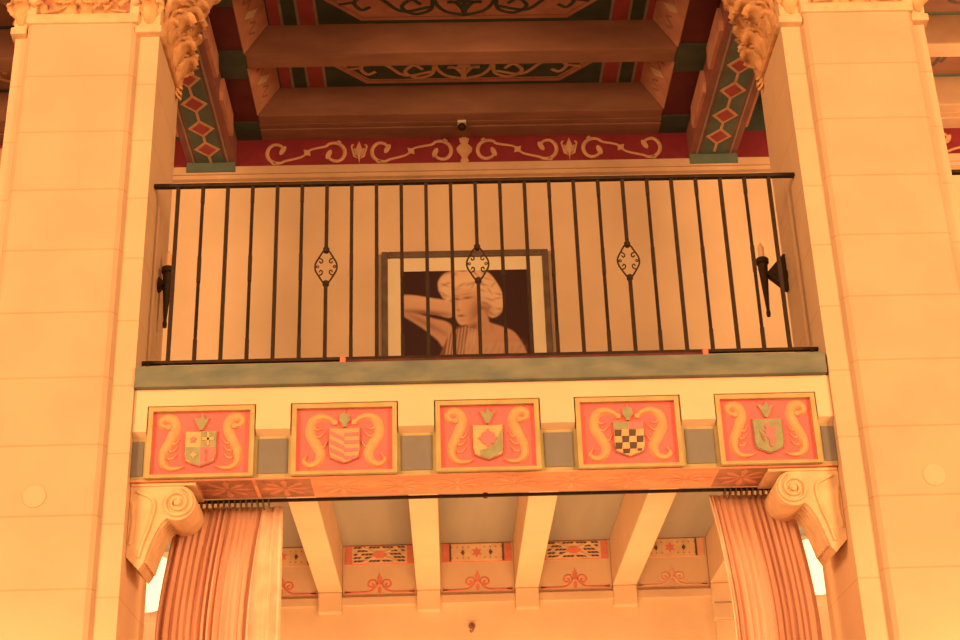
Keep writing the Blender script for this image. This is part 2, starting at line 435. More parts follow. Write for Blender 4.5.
# ---------- five carved heraldic panels
def mirror(P): return [(-u, v) for u, v in P]
A_path = [(-.68,.52),(-.80,.56),(-.84,.70),(-.74,.82),(-.60,.76),(-.54,.50),(-.62,.15),(-.75,-.25),(-.76,-.58),(-.64,-.78),(-.46,-.80),(-.33,-.74)]
B_path = [(-.20,.55),(-.34,.70),(-.52,.74),(-.68,.58),(-.72,.22),(-.60,-.12),(-.50,-.42),(-.56,-.70),(-.72,-.80),(-.84,-.66),(-.78,-.48)]
def star(cx, cy, r, n=5, q=.45, ph=PI/2):
    return [(cx+(r if i % 2 == 0 else r*q)*math.cos(ph+PI*i/n), cy+(r if i % 2 == 0 else r*q)*math.sin(ph+PI*i/n)) for i in range(2*n)]
def panel(i, typ, charge, label):
    x0, x1 = fields[i]; xc, zc = (x0+x1)/2, (FZ0+FZ1)/2; hw, hh = (x1-x0)/2, (FZ1-FZ0)/2
    t = thing('shield_plaque', label, 'panel', (xc, YP, 2.197), 'carved shield panels on the balcony beam')
    fr = MB(); fw = 0.022
    for r in ((x0-fw, x0, 2.197, FZ1+fw), (x1, x1+fw, 2.197, FZ1+fw), (x0, x1, FZ1, FZ1+fw), (x0, x1, 2.197, FZ0)):
        fr.box(r[0], r[1], YP-0.030, YP-0.001, r[2], r[3])
    fr.build('frame', M_gold, t)
    MB().box(x0, x1, YP-0.008, YP-0.001, FZ0, FZ1).build('field', M_red, t)
    mp0 = fXZ(YP-0.008)
    mp = lambda u, v, d: mp0(xc+u*hw, zc+v*hh, d)
    # aspect-correct ribbons: work in metres
    for sgn in (1, -1):
        P = [(xc+sgn*u*hw, zc+v*hh) for u, v in (A_path if typ == 'A' else B_path)]
        m = MB()
        m.ribbon(P, 0.021, mp0, 0, 0.014, 8, lambda s: 0.55+0.6*math.sin(PI*min(1, s*1.1))*1.0 if s < 0.92 else max(.15, (1-s)*6))
        bl = [(-.58,-.02,-.44,.14),(-.64,-.25,-.47,-.10),(-.66,-.48,-.48,-.34)] if typ == 'A' else [(-.62,.10,-.42,.24),(-.50,-.25,-.36,-.05),(-.66,.42,-.48,.36)]
        for (u0, v0, u1, v1) in bl:
            a = (xc+sgn*u0*hw, zc+v0*hh); b = (xc+sgn*u1*hw, zc+v1*hh); mid = ((a[0]+b[0])/2, (a[1]+b[1])/2-0.010)
            m.ribbon([a, mid, b], 0.009, mp0, 0, 0.010, 6, lambda s: 1-0.8*s)
        e = P[0]; m.lathe([(0.014, 0), (0.012, -0.012), (0.004, -0.015)], (e[0], YP-0.008, e[1]), 'y', 14)
        m.build('scroll', M_scroll, t, smooth=True, angle=50)
    cr_ = MB()
    cr_.prism([(xc-.006, zc+.40*hh), (xc+.006, zc+.40*hh), (xc+.022, zc+.62*hh), (xc+.036, zc+.80*hh), (xc+.016, zc+.74*hh), (xc+.004, zc+.94*hh), (xc-.006, zc+.76*hh), (xc-.036, zc+.80*hh), (xc-.022, zc+.62*hh)] if typ == 'A' else
              [(xc-.007, zc+.40*hh), (xc+.007, zc+.40*hh), (xc+.012, zc+.50*hh), (xc+.026, zc+.62*hh), (xc+.022, zc+.78*hh), (xc+.002, zc+.84*hh), (xc+.004, zc+.96*hh), (xc-.006, zc+.84*hh), (xc-.022, zc+.78*hh), (xc-.024, zc+.60*hh), (xc-.012, zc+.50*hh)], mp0, 0, 0.012)
    cr_.build('crest', M_shgreen, t)
    # shield
    sw, st_, sb = 0.315*hw, 0.36*hh, -0.66*hh
    out = [(-sw, st_), (0, st_-0.003), (sw, st_), (sw*1.0, sb*0.55), (sw*.9, sb*.86), (sw*.55, sb*.98), (0, sb*1.12), (-sw*.55, sb*.98), (-sw*.9, sb*.86), (-sw, sb*0.55)]
    big = [(xc+u*1.07, zc+v*1.04) for u, v in out]; o2 = [(xc+u, zc+v) for u, v in out]
    base = {'quarter': M_shgold, 'chevron': M_scroll, 'rose': M_shgold, 'check': M_shgold, 'beast': M_shgreen}[charge]
    sh = MB().prism(big, mp0, 0, 0.010, 1).prism(o2, mp0, 0.010, 0.015, 0, 0.02).build('shield', [base, M_outline], t)
    q = fXZ(YP-0.023)
    m = MB()
    X = lambda u: xc+u*sw
    Z = lambda v: zc+st_+(sb-st_)*v          # v 0 top .. 1 bottom
    T = 0.0025
    if charge == 'quarter':
        m.prism([(X(0), Z(.02)), (X(.96), Z(.02)), (X(.96), Z(.5)), (X(0), Z(.5))], q, 0, T, 0)
        m.prism([(X(-.96), Z(.5)), (X(0), Z(.5)), (X(0), Z(1.08)), (X(-.55), Z(.97)), (X(-.92), Z(.84))], q, 0, T, 0)
        m.prism([(X(.0), Z(.5)), (X(.96), Z(.5)), (X(.92), Z(.84)), (X(.55), Z(.97)), (X(0), Z(1.08))], q, 0, T, 1)
        m.prism(star(X(-.48), Z(.27), 0.017, 5, .6), q, 0, 2*T, 1)
        m.box(X(.42), X(.56), YP-0.029, YP-0.024, Z(.46), Z(.06), 2); m.box(X(.12), X(.86), YP-0.029, YP-0.024, Z(.30), Z(.22), 2)
        m.prism(star(X(-.42), Z(.74), 0.018, 4, .5), q, 0, 2*T, 2)
        m.prism([(X(.34), Z(.56)), (X(.52), Z(.62)), (X(.44), Z(.72)), (X(.46), Z(.95)), (X(.34), Z(.95)), (X(.36), Z(.72)), (X(.26), Z(.64))], q, 0, 2*T, 3)
        mats = [M_shgreen, M_shred, M_shgold, M_outline]
    elif charge == 'chevron':
        for k in range(4):
            v = .10+k*.26
            lft = [(X(-.96), Z(v-.02)), (X(0), Z(v+.20)), (X(0), Z(min(1.06, v+.33))), (X(-.96), Z(min(.84, v+.11)))]
            if k < 3 or True: m.prism(lft, q, 0, T, 0)
        for k in range(4):
            v = .16+k*.24
            m.prism([(X(0), Z(v)), (X(.96), Z(v-.01)), (X(.96 if k < 3 else .75), Z(v+.10)), (X(0), Z(v+.11))], q, 0, T, 0)
        mats = [M_shred]
    elif charge == 'rose':
        m.prism([(X(.96), Z(.12)), (X(.96), Z(.80)), (X(.55), Z(.97)), (X(0), Z(1.08)), (X(-.55), Z(.97)), (X(-.60), Z(.80)), (X(.1), Z(.72)), (X(.55), Z(.5))], q, 0, T, 0)
        m.prism(star(xc, zc-0.012, 0.046, 4, .62), q, 0, 2.4*T, 1)
        for a in range(4):
            an = PI/4+a*PI/2
            m.prism([(xc+.012*math.cos(an+k*PI/4)+.024*math.cos(an), zc-.012+.012*math.sin(an+k*PI/4)+.024*math.sin(an)) for k in range(8)], q, 0, 3*T, 1)
        mats = [M_shgreen, M_shred]
    elif charge == 'check':
        m.prism([(X(-.96), Z(.02)), (X(0), Z(.02)), (X(0), Z(.24)), (X(-.96), Z(.24))], q, 0, T, 0)
        m.prism([(X(0), Z(.02)), (X(.96), Z(.02)), (X(.96), Z(.24)), (X(0), Z(.24))], q, 0, T, 1)
        for r in range(4):
            for c in range(4):
                if (r+c) % 2: continue
                u0, u1 = -.96+c*.48, -.96+(c+1)*.48; v0, v1 = .26+r*.20, .26+(r+1)*.20
                if r == 3: 
                    if c == 0: u0 = -.80
                    if c == 3: u1 = .80
                    v1 = 1.0 if c in (1, 2) else .93
                m.prism([(X(u0), Z(v0)), (X(u1), Z(v0)), (X(u1-.06), Z(v1)), (X(u0-.0), Z(v1))], q, 0, T, 2)
        mats = [M_shgreen, M_shred, M_shdark]
    else:
        m.prism([(X(-.10), Z(.15)), (X(.10), Z(.20)), (X(.18), Z(.34)), (X(.46), Z(.26)), (X(.56), Z(.36)), (X(.36), Z(.46)), (X(.34), Z(.70)), (X(.22), Z(.88)), (X(.04), Z(.90)), (X(.02), Z(.70)), (X(-.12), Z(.60)), (X(-.34), Z(.58)), (X(-.18), Z(.48)), (X(-.36), Z(.36)), (X(-.12), Z(.38)), (X(-.22), Z(.24))], q, 0, 2*T, 0)
        m.prism([(X(-.62), Z(.40)), (X(-.42), Z(.52)), (X(-.30), Z(.74)), (X(-.42), Z(.72)), (X(-.54), Z(.58))], q, 0, T, 1)
        mats = [M_shred, M_outline]
    m.build('charge', mats, sh)
panel(0, 'A', 'quarter', 'carved red panel with quartered four-colour shield, first from the left pillar')
panel(1, 'B', 'chevron', 'carved red panel whose shield has orange chevron and bar stripes')
panel(2, 'A', 'rose', 'carved red panel whose gold shield holds a red four-lobed flower')
panel(3, 'B', 'check', 'carved red panel with a black and gold checkered shield')
panel(4, 'A', 'beast', 'carved red panel whose green shield holds a red rampant beast, beside right pillar')

# ------------------------------------------------------------------ iron railing
YR = 6.53
def railing():
    t = thing('balcony_railing', 'black wrought iron railing with twisted bars and three quatrefoil medallions across the balcony', 'railing', (CX, YR, 2.7335))
    MB().bbox(PX0+.001, PX1-.001, YR-0.016, YR+0.016, 3.766, 3.786, 0.006).build('handrail', M_iron, t)
    MB().bbox(PX0+.001, PX1-.001, YR-0.012, YR+0.012, 2.799, 2.816, 0.004).build('bottom_rail', M_iron, t)
    for x in (PX0+0.03, -0.35, 0.65, PX1-0.03):
        MB().bbox(x-0.012, x+0.012, YR-0.012, YR+0.012, 2.7335, 2.801, 0.003).build('rail_foot', M_iron, t)
    r = 0.0088
    def square(m, z0, z1, turns=0, rr=r):
        n = max(1, int(turns*10)); V = []
        for i in range(n+1):
            a0 = PI/4+2*PI*turns*i/n; z = z0+(z1-z0)*i/n
            V += [(rr*1.41*math.cos(a0+k*PI/2), rr*1.41*math.sin(a0+k*PI/2), z) for k in range(4)]
        m.add(V, [(4*i+k, 4*i+(k+1) % 4, 4*i+4+(k+1) % 4, 4*i+4+k) for i in range(n) for k in range(4)] + [(0,1,2,3), (4*n, 4*n+1, 4*n+2, 4*n+3)])
    z0, z1 = 2.815, 3.768
    protos = {}
    def shift(m, x):
        m.v = [(a+x, b+YR, c) for a, b, c in m.v]; return m
    for i in range(25):
        x = -1.3013+0.1247*i
        kind = 'medallion' if i in (6, 12, 18) else ('twist' if i % 2 else 'plain')
        if kind in protos:
            src, sx = protos[kind]
            c = src.copy(); C.objects.link(c); c.parent = t; c.location.x = x-sx
            if kind == 'medallion':
                for ch in src.children:
                    d = ch.copy(); C.objects.link(d); d.parent = c
            continue
        m = MB()
        if kind == 'plain': square(m, z0, z1)
        elif kind == 'twist':
            square(m, z0, z0+.11); square(m, z0+.11, z0+.42, 6, r*.74); square(m, z0+.42, z0+.56); square(m, z0+.56, z0+.86, 6, r*.74); square(m, z0+.86, z1)
        else:
            square(m, z0, 3.215, 0); square(m, 3.405, z1, 0)
            for zz in (3.212, 3.398): m.lathe([(.010, -.016), (.016, -.008), (.016, .008), (.010, .016)], (0, 0, zz), 'z', 12)
        o = shift(m, x).build('baluster', M_iron, t)
        protos[kind] = (o, x)
        if kind == 'medallion':
            md = MB(); zc = 3.306
            for s in (-1, 1):
                md.tube([(0, 0, zc+.098), (s*.018, 0, zc+.080), (s*.036, 0, zc+.048), (s*.050, 0, zc+.022), (s*.054, 0, zc), (s*.050, 0, zc-.024), (s*.036, 0, zc-.050), (s*.018, 0, zc-.080), (0, 0, zc-.098)], .0045, 5, 7)
                for q in (-1, 1):
                    md.tube([(s*.036, 0, zc+q*.048), (s*.020, 0, zc+q*.040), (s*.017, 0, zc+q*.026), (s*.026, 0, zc+q*.020), (s*.032, 0, zc+q*.030)], .0034, 5, 7)
                md.tube([(s*.052, 0, zc), (s*.040, 0, zc+.006), (s*.036, 0, zc), (s*.040, 0, zc-.006), (s*.050, 0, zc)], .0028, 4, 6)
            shift(md, x).build('medallion', M_iron, o, smooth=True)
    return t
rail = railing()
# thin dark strip along the foot of the railing
ds = thing('edging_strip', 'thin dark red strip lying on the green ledge along the bottom rail', 'strip', (0.41, 6.45, 2.734))
MB().bbox(-0.47, 1.262, 6.440, 6.462, 2.734, 2.768, 0.004).build('strip_body', M_ironred, ds)
for x in (-0.46, 1.262):
    MB().bbox(x-0.014, x+0.014, 6.434, 6.466, 2.734, 2.784, 0.006).build('tip', M_pink, ds)

# ------------------------------------------------------------------ sconces on the side faces of the pillars
def sconce(xw, s, dx, y, label, wide, dz, k):
    t = thing('torch_sconce', label, 'wall sconce', (xw+s*dx, y, 3.2+dz))
    xt = xw+s*dx
    MB().lathe([(a_*k, b_) for a_, b_ in [(.004, 3.195), (.012, 3.20), (.014, 3.22), (.010, 3.235), (.020, 3.36), (.030, 3.48), (.031, 3.50), (.040, 3.505), (.041, 3.528), (.034, 3.535)]], (xt, y, dz), 'z', 18).build('torch_cone', M_iron, t, smooth=True)
    MB().lathe([(.016, 3.534), (.016, 3.60), (.010, 3.612), (.002, 3.63)], (xt, y, dz), 'z', 14).build('candle', M_candle, t, smooth=True)
    bz = (3.345, 3.55) if dx > .1 else (3.41, 3.47)
    b = MB()
    b.prism([(xw+s*.002, bz[0]+dz), (xw+s*.012, bz[0]+dz), (xt-s*.010, 3.44+dz), (xw+s*.012, bz[1]+dz), (xw+s*.002, bz[1]+dz)], lambda a, c, d: (a, y-wide/2+d, c), 0, wide)
    b.build('bracket', M_iron, t)
    MB().lathe([(.034, s*.0005), (.034, s*.006), (.024, s*.010)], (xw, y, 3.43+dz), 'x', 16).build('wall_plate', M_iron, t)
sconce(PX1, -1, 0.121, 6.93, 'black iron torch sconce on the side face of the right pillar', 0.04, -.03, .85)
sconce(PX0, +1, 0.046, 6.78, 'black iron torch sconce on the side face of the left pillar', 0.05, -.09, .85)

# ------------------------------------------------------------------ framed portrait
px0, px1, pz1 = -0.384, 0.748, 4.640
pz0 = 3.42
pt = thing('framed_portrait', 'framed sepia photograph of a fair-haired person with raised arm on the balcony wall', 'picture', (CX, YW, pz0))
f = MB(); fw = 0.042
for r in ((px0, px0+fw, pz0, pz1), (px1-fw, px1, pz0, pz1), (px0+fw, px1-fw, pz1-fw, pz1), (px0+fw, px1-fw, pz0, pz0+fw)):
    f.bbox(r[0], r[1], YW-0.042, YW-0.001, r[2], r[3], 0.005)
f.build('frame', M_frame, pt)
MB().box(px0+fw, px1-fw, YW-0.018, YW-0.002, pz0+fw, pz1-fw).build('mount', M_mat, pt)
def portrait():
    x0, x1, z1, z0 = -0.237, 0.620, 4.497, 3.555
    nx, nz = 150, 165
    U, Vv = np.meshgrid(np.linspace(148, 745, nx), np.linspace(198, 198+(z1-z0)/0.00158, nz))   # drawing units
    def sdf(poly):
        P = np.array(poly, float); d = np.full(U.shape, 1e9); ins = np.zeros(U.shape, bool)
        for i in range(len(P)):
            a, b = P[i], P[(i+1) % len(P)]
            e = b-a; w = np.stack([U-a[0], Vv-a[1]]); t = np.clip((w[0]*e[0]+w[1]*e[1])/(e@e+1e-9), 0, 1)
            d = np.minimum(d, np.hypot(w[0]-t*e[0], w[1]-t*e[1]))
            c = ((a[1] > Vv) != (b[1] > Vv)) & (U < (b[0]-a[0])*(Vv-a[1])/(b[1]-a[1]+1e-9)+a[0])
            ins ^= c
        return np.where(ins, -d, d)
    def mask(poly, soft=4): return np.clip(0.5-sdf(poly)/(2*soft), 0, 1)
    def blob(cx, cy, rx, ry, ang=0, p=1.0):
        c, s = math.cos(ang), math.sin(ang); x = (U-cx)*c+(Vv-cy)*s; y = -(U-cx)*s+(Vv-cy)*c
        return np.exp(-((x/rx)**2+(y/ry)**2)**p)
    col = np.ones((nz, nx, 3))*np.array([0.055, 0.024, 0.030])
    def over(m, c): 
        nonlocal col
        col = col*(1-m[..., None])+np.array(c)*m[..., None]
    sk, skd, hair, haird = (0.60, 0.36, 0.28), (0.16, 0.065, 0.055), (0.78, 0.55, 0.42), (0.34, 0.16, 0.12)
    # torso and shoulders
    tor = catmull([(330,560),(350,520),(420,490),(450,440),(520,420),(545,445),(600,465),(655,490),(690,540),(720,620),(740,800),(300,800),(300,640),(330,560)], 5)
    over(mask(tor, 5), sk); over(mask(tor, 8)*blob(620, 560, 90, 60), (0.55,0.32,0.25)); over(mask(tor, 5)*blob(500, 455, 50, 22, 0.3)*.85, skd)
    # raised arm
    up = catmull([(140,385),(200,395),(280,420),(350,440),(372,470),(360,520),(330,555),(300,520),(240,470),(180,430),(140,405)], 5)
    over(mask(up, 5), sk); over(mask(up, 5)*blob(260, 450, 110, 14, 0.5)*.5, skd)
    fo = catmull([(140,308),(200,312),(270,325),(330,335),(380,350),(390,395),(360,420),(300,405),(220,395),(140,395)], 5)
    over(mask(fo, 4), (0.70,0.45,0.35)); over(mask(fo, 4)*blob(250, 395, 130, 14, 0.1)*.8, skd)
    over(mask(fo, 4)*blob(240, 335, 120, 16, 0.1)*.5, (0.80,0.56,0.44))
    # hair behind
    hr = catmull([(312,290),(312,248),(342,212),(390,198),(430,202),(490,192),(550,212),(588,262),(612,315),(614,365),(598,405),(560,424),(530,400),(505,350),(470,300),(400,300),(370,335),(350,345),(330,325)], 6)
    over(mask(hr, 4), hair)
    # neck and face
    over(mask(catmull([(440,440),(520,380),(545,450),(540,500),(440,490)], 4), 6), (0.56,0.33,0.25))
    over(blob(470, 465, 32, 16, -.4)*.7, skd)
    fa = catmull([(372,310),(400,290),(450,285),(500,300),(512,350),(500,400),(470,435),(430,456),(405,450),(388,420),(376,380),(370,345)], 6)
    over(mask(fa, 4), (0.72,0.46,0.35))
    over(mask(fa, 5)*blob(490, 395, 40, 75, .3)*.85, (0.34,0.16,0.12)); over(mask(fa, 5)*blob(385, 350, 14, 40, .1)*.4, (0.46,0.24,0.18))
    over(blob(398, 333, 16, 5, .15)*.9, (0.16,0.07,0.06)); over(blob(446, 328, 24, 6, -.1)*.9, (0.16,0.07,0.06))
    over(blob(440, 311, 26, 4, -.15)*.5, (0.3,0.15,0.12)); over(blob(396, 318, 15, 3.5, .2)*.5, (0.3,0.15,0.12))
    over(blob(404, 385, 9, 6)*.7, (0.30,0.14,0.11)); over(blob(412, 362, 6, 24, .1)*.45, (0.84,0.60,0.47))
    over(blob(415, 412, 17, 5.5, -.05)*.95, (0.22,0.07,0.06)); over(blob(418, 432, 12, 3)*.4, (0.35,0.18,0.14))
    # wave over the brow and curls
    for cx, cy, rx, ry, an, k in ((380,260,48,34,.3,.75),(450,240,60,30,-.2,.7),(520,270,40,50,.6,.55),(565,340,30,52,.2,.45),(350,300,22,34,0,.5)):
        over(mask(hr, 4)*blob(cx, cy, rx, ry, an)*k*.8, (0.90,0.70,0.54))
    rng = random.Random(5)
    for k in range(46):
        cx, cy = rng.uniform(325, 600), rng.uniform(205, 410)
        over(mask(hr, 5)*(1-mask(fa, 4))*blob(cx, cy, rng.uniform(14, 30), rng.uniform(3.5, 7), rng.uniform(-1.2, 1.2))*.62, haird)
    over(mask(hr, 5)*blob(525, 395, 40, 40)*.7*(1-mask(fa, 5)), haird)
    # pale dress with hanging strands over the near shoulder
    over(mask(catmull([(305,620),(345,520),(385,470),(440,455),(446,490),(430,560),(420,800),(300,800)], 4), 4), (0.22,0.095,0.08))
    for k in range(9):
        x = 318+k*15; over(mask([(x+38,462+abs(k-5)*5),(x+45,462+abs(k-5)*5),(x+9,700),(x-1,700)], 2.5)*.85, (0.66,0.45,0.36))
    over(mask([(430,545),(690,540),(715,600),(735,800),(420,800)], 6)*.85, (0.60,0.40,0.32))
    for k in range(14): over(blob(445+k*20, 560+(k % 3)*14, 8, 26, .3)*.4, (0.36,0.19,0.15))
    # mesh
    xs = np.linspace(x0, x1, nx); zs = np.linspace(z1, z0, nz)
    m = MB(); m.v = [(x, YW-0.0195, z) for z in zs for x in xs]
    m.f = [[r*nx+c, r*nx+c+1, (r+1)*nx+c+1, (r+1)*nx+c] for r in range(nz-1) for c in range(nx-1)]; m.m = [0]*len(m.f)
    mt = bpy.data.materials.new('sepia_print'); mt.use_nodes = True
    a = mt.node_tree.nodes.new('ShaderNodeVertexColor'); a.layer_name = 'print'
    b = mt.node_tree.nodes['Principled BSDF']; b.inputs['Roughness'].default_value = 0.45; b.inputs['Specular IOR Level'].default_value = 0.2
    mt.node_tree.links.new(a.outputs['Color'], b.inputs['Base Color'])
    o = m.build('photograph', mt, pt)
    ca = o.data.color_attributes.new('print', 'FLOAT_COLOR', 'POINT')
    ca.data.foreach_set('color', np.concatenate([col.reshape(-1, 3), np.ones((nx*nz, 1))], 1).astype(np.float32).ravel())
    if True:
        o.data.update()
portrait()

# ------------------------------------------------------------------ upper rear wall: cornice, crimson frieze
cn = MB()
cn.box(-8, 8, 8.955, 9.0, 5.232, 5.262); cn.box(-8, 8, 8.94, 9.0, 5.262, 5.322)
struct(cn.build('trim_1', M_cornice))
struct(MB().box(-8, 8, 8.986, 9.0, 5.566, 5.809).build('trim_3', M_dgreen))
fz = tag(MB().box(-8, 8, 8.985, 9.0, 5.322, 5.565).build('painted_frieze', M_crimson), 'crimson painted frieze with tan scrollwork along the top of the balcony wall', 'frieze')
zc = 5.447; fm = fXZ(8.985); T = 0.004; R = 0.079; w = 0.0115
def volute(xl, xr, k, mir):
    """S scroll between xl and xr with a knot at k (mir=-1 mirrored about the bay middle)"""
    def q(P): return [(CX+mir*(x-CX), z) for x, z in P]
    c1 = xl+R
    def arc(c, a0, a1, r0, r1, r2, n=14):
        out = []
        for i in range(n+1):
            t = i/n; a = math.radians(a0+(a1-a0)*t)
            r = r0+(r1-r0)*min(1, t/.35) if r2 is None else (r0 if t < .62 else r0+(r2-r0)*(t-.62)/.38)
            out.append((c+r*math.cos(a), zc+r*math.sin(a)))
        return out
    P = arc(c1, 10, 308, .034, R, None)+[(k-.045, zc-.034), (k, zc)]
    sc.ribbon(q(P), w, fm, 0, T, 3, lambda s: .65+.5*math.sin(PI*s))
    c2 = xr-R
    P = [(k, zc+.004), (k+.035, zc+.030)]+arc(c2, 140, -175, R, R, .034)
    sc.ribbon(q(P), w, fm, 0, T, 3, lambda s: .65+.5*math.sin(PI*s))
    for (x, z, a) in ((c1+.030, zc+.022, -.5), (c2-.034, zc-.016, -.4)):
        L = [(x+.040*math.sin(t)*.45*math.cos(a)-.040*math.cos(t)*math.sin(a), z+.040*math.sin(t)*.45*math.sin(a)+.040*math.cos(t)*math.cos(a)) for t in [2*PI*i/12 for i in range(12)]]
        sc.prism(q(L), fm, 0, T+.001)
    sc.prism(q(star(k, zc, .036, 4, .55, PI/4)), fm, 0, T+.0015)
    for (x, z) in ((c1-.03, zc-.085), (c2+.035, zc+.082)):
        sc.prism(q([(x-.02, z), (x, z+.018), (x+.022, z), (x, z-.012)]), fm, 0, T)
def lily(x):
    petals = ([(0,-.095),(.008,-.035),(.024,.02),(0,.088),(-.024,.02),(-.008,-.035)], [(.006,-.055),(.026,-.03),(.048,.040),(.036,.062),(.052,.060),(.060,.045),(.040,-.040)], [(-.006,-.055),(-.026,-.03),(-.048,.040),(-.036,.062),(-.052,.060),(-.060,.045),(-.040,-.040)], [(.010,-.040),(.026,-.02),(.040,.030),(.026,.022)], [(-.010,-.040),(-.026,-.02),(-.040,.030),(-.026,.022)])
    for i, P in enumerate(petals):
        sc.prism([(x+a, zc+b) for a, b in P], fm, 0, T+.0006*(i+1))
for off in (-BAY, 0, BAY):
    sc = MB(); n0 = 0
    for mir in (1, -1):
        volute(-1.185, -0.640, -0.905, mir); volute(-0.450, 0.108, -0.174, mir)
        lily(CX+mir*(-0.540-CX))
    half = [(.018,-.105),(.030,-.085),(.018,-.065),(.026,-.045),(.052,-.012),(.056,.016),(.036,.038),(.022,.052),(.032,.070),(.036,.092),(.012,.104)]
    sc.prism([(CX+a, zc+b) for a, b in half]+[(CX-a, zc+b) for a, b in half[::-1]], fm, 0, T+.002)
    if off: sc.v[n0:] = [(x+off, y, z) for x, y, z in sc.v[n0:]]
    sc.build('scrollwork', M_motif, fz)
sp = thing('small_spotlight', 'small round dark fixture on pale mount above the middle of the crimson frieze', 'fixture', (0.185, 8.80, 5.50))
MB().bbox(0.155, 0.215, 8.775, 8.825, 5.548, 5.569, 0.006).build('mount', M_white, sp)
MB().lathe([(.004,-.052),(.020,-.046),(.029,-.030),(.027,-.014),(.016,.0)], (0.185, 8.80, 5.549), 'z', 18).build('lamp_head', M_iron, sp, smooth=True)

# ------------------------------------------------------------------ upper coffered ceiling
ZC, ZP = 5.57, 5.805
XI0, XI1 = -1.222, 1.585           # inner edges of the coffer frame
def diamond_beam(cx, side, label):
    """cx centre; side=+1: the side nearer the bay middle lies at +x"""
    t = thing('painted_diamond_beam', label, 'ceiling beam', (cx, 8.0, 5.35), 'painted diamond beams of the balcony ceiling')
    w = 0.165
    MB().box(cx-w, cx+w, 7.0, 8.984, 5.352, 5.80).build('beam_body', M_brown, t)
    so = MB().box(cx-0.094, cx+0.094, 7.0, 8.93, 5.348, 5.353).build('green_band', M_green, t)
    e = MB()
    for s in (-1, 1):
        e.box(cx+s*0.118-.006, cx+s*0.118+.006, 7.0, 8.93, 5.3475, 5.353)
    e.build('grey_lines', M_greyln, t)
    d = MB(); q = fXY(5.348)
    for y in [yy+(.055 if side > 0 else 0) for yy in (7.02, 7.295, 7.57, 7.84, 8.13, 8.43, 8.695)]:
        d.prism([(cx-.088, y), (cx, y-.105), (cx+.088, y), (cx, y+.105)], q, 0, .003, 0)
        d.prism([(cx-.060, y), (cx, y-.072), (cx+.060, y), (cx, y+.072)], q, .001, .005, 1)
        d.box(cx-.009, cx+.009, y+.09, y+.20, 5.3455, 5.349, 0)
    d.build('diamonds', [M_motif, M_cored], so)
    MB().bbox(cx-w-.004, cx+w+.004, 8.93, 9.0-.046, 5.276, 5.356, .004).build('end_block', M_green, t)
    # painted cheeks on both side faces, broken at each cross beam
    for s in (-1, 1):
        sd = MB()
        for (y0, y1) in ((7.02, 7.30), (7.50, 7.92), (8.18, 8.62)):
            sd.prism([(y0, 5.37), (y1, 5.37), (y1+.03, 5.42), (y1, 5.54), (y0, 5.54), (y0-.03, 5.42)], fYZ(cx+s*w, s), 0, 0.024)
        sd.build('side_cheeks', M_pinkpn, t)
    return t
diamond_beam(-1.565, +1, 'green ceiling beam with red diamonds behind the left pillar capital')
diamond_beam(1.948, -1, 'green ceiling beam with red diamonds behind the right pillar capital')

def frame_member(xi, xo, label):
    """coffer side frame: dark painted soffit between xi (inner) and xo, pink inner face with lozenges"""
    s = 1 if xi > xo else -1
    t = thing('coffer_side_frame', label, 'ceiling beam', ((xi+xo)/2, 8.0, ZC))
    a, b = min(xi, xo), max(xi, xo)
    MB().box(a, b, 7.0, 8.985, ZC, 5.80).build('frame_body', M_dred, t)
    for y0, y1 in ((7.17, 7.44), (7.91, 8.22), (8.76, 8.985)): MB().box(a-.001, b+.001, y0, y1, ZC-.010, ZC+.004).build('green_block', M_dgreen, t)
    slant = lambda a_, b_, d_: (xi+s*((b_-ZC)/0.235*0.150+d_), a_, b_)
    fc = MB()
    for y0, y1 in ((7.40, 7.955), (8.125, 8.68)):
        fc.prism([(y0, ZC), (y1, ZC), (y1, 5.80), (y0, 5.80)], slant, -.004, .004)
    pk = fc.build('pink_face', M_pinkpn, t)
    for y in (7.68, 8.40):
        lz = MB()
        lz.prism([(y-.05, 5.66), (y-.02, 5.62), (y+.05, 5.69), (y+.02, 5.74)], slant, .004, .008, 0)
        for q in (-1, 1):
            lz.ribbon([(y+q*.07, 5.66), (y+q*.12, 5.70), (y+q*.15, 5.64), (y+q*.20, 5.68)], .008, slant, .004, .007, 5, None, 1)
        lz.build('lozenge', [M_cream, M_outline], pk)
    return t
fmL = frame_member(XI0, -1.398, 'dark red and green side frame of the coffers beside the left diamond beam')
fmR = frame_member(XI1, 1.781, 'dark red and green side frame of the coffers beside the right diamond beam')

def cross_beam(x0, x1, y0, y1, label, wall=False, lit_tone=None):
    M_tan = lit_tone or MATS['tan_painted_beam']
    t = thing('coffer_cross_beam', label, 'ceiling beam', ((x0+x1)/2, (y0+y1)/2, ZC), 'tan cross beams of the balcony ceiling')
    MB().bbox(x0, x1, y0, y1, ZC, 5.809, .010).build('beam_body', M_tan, t)
    if wall:
        c = MB(); c.box(x0, x1, y1-.13, y1, ZC-.012, ZC+.02); c.box(x0, x1, y1-.19, y1-.155, ZC-.004, ZC+.02)
        c.build('crown_moulding', M_tan, t)
    return t
cross_beam(XI0+.0012, XI1-.0012, 7.965, 8.118, 'plain tan cross beam in mid ceiling between the two octagon coffers')
cross_beam(XI0+.0012, XI1-.0012, 8.690, 8.984, 'plain tan cross beam against the wall above the crimson frieze', True)
cross_beam(XI0+.0012, XI1-.0012, 7.236, 7.390, 'plain tan cross beam nearest the hall, in front of the pale octagon coffer')

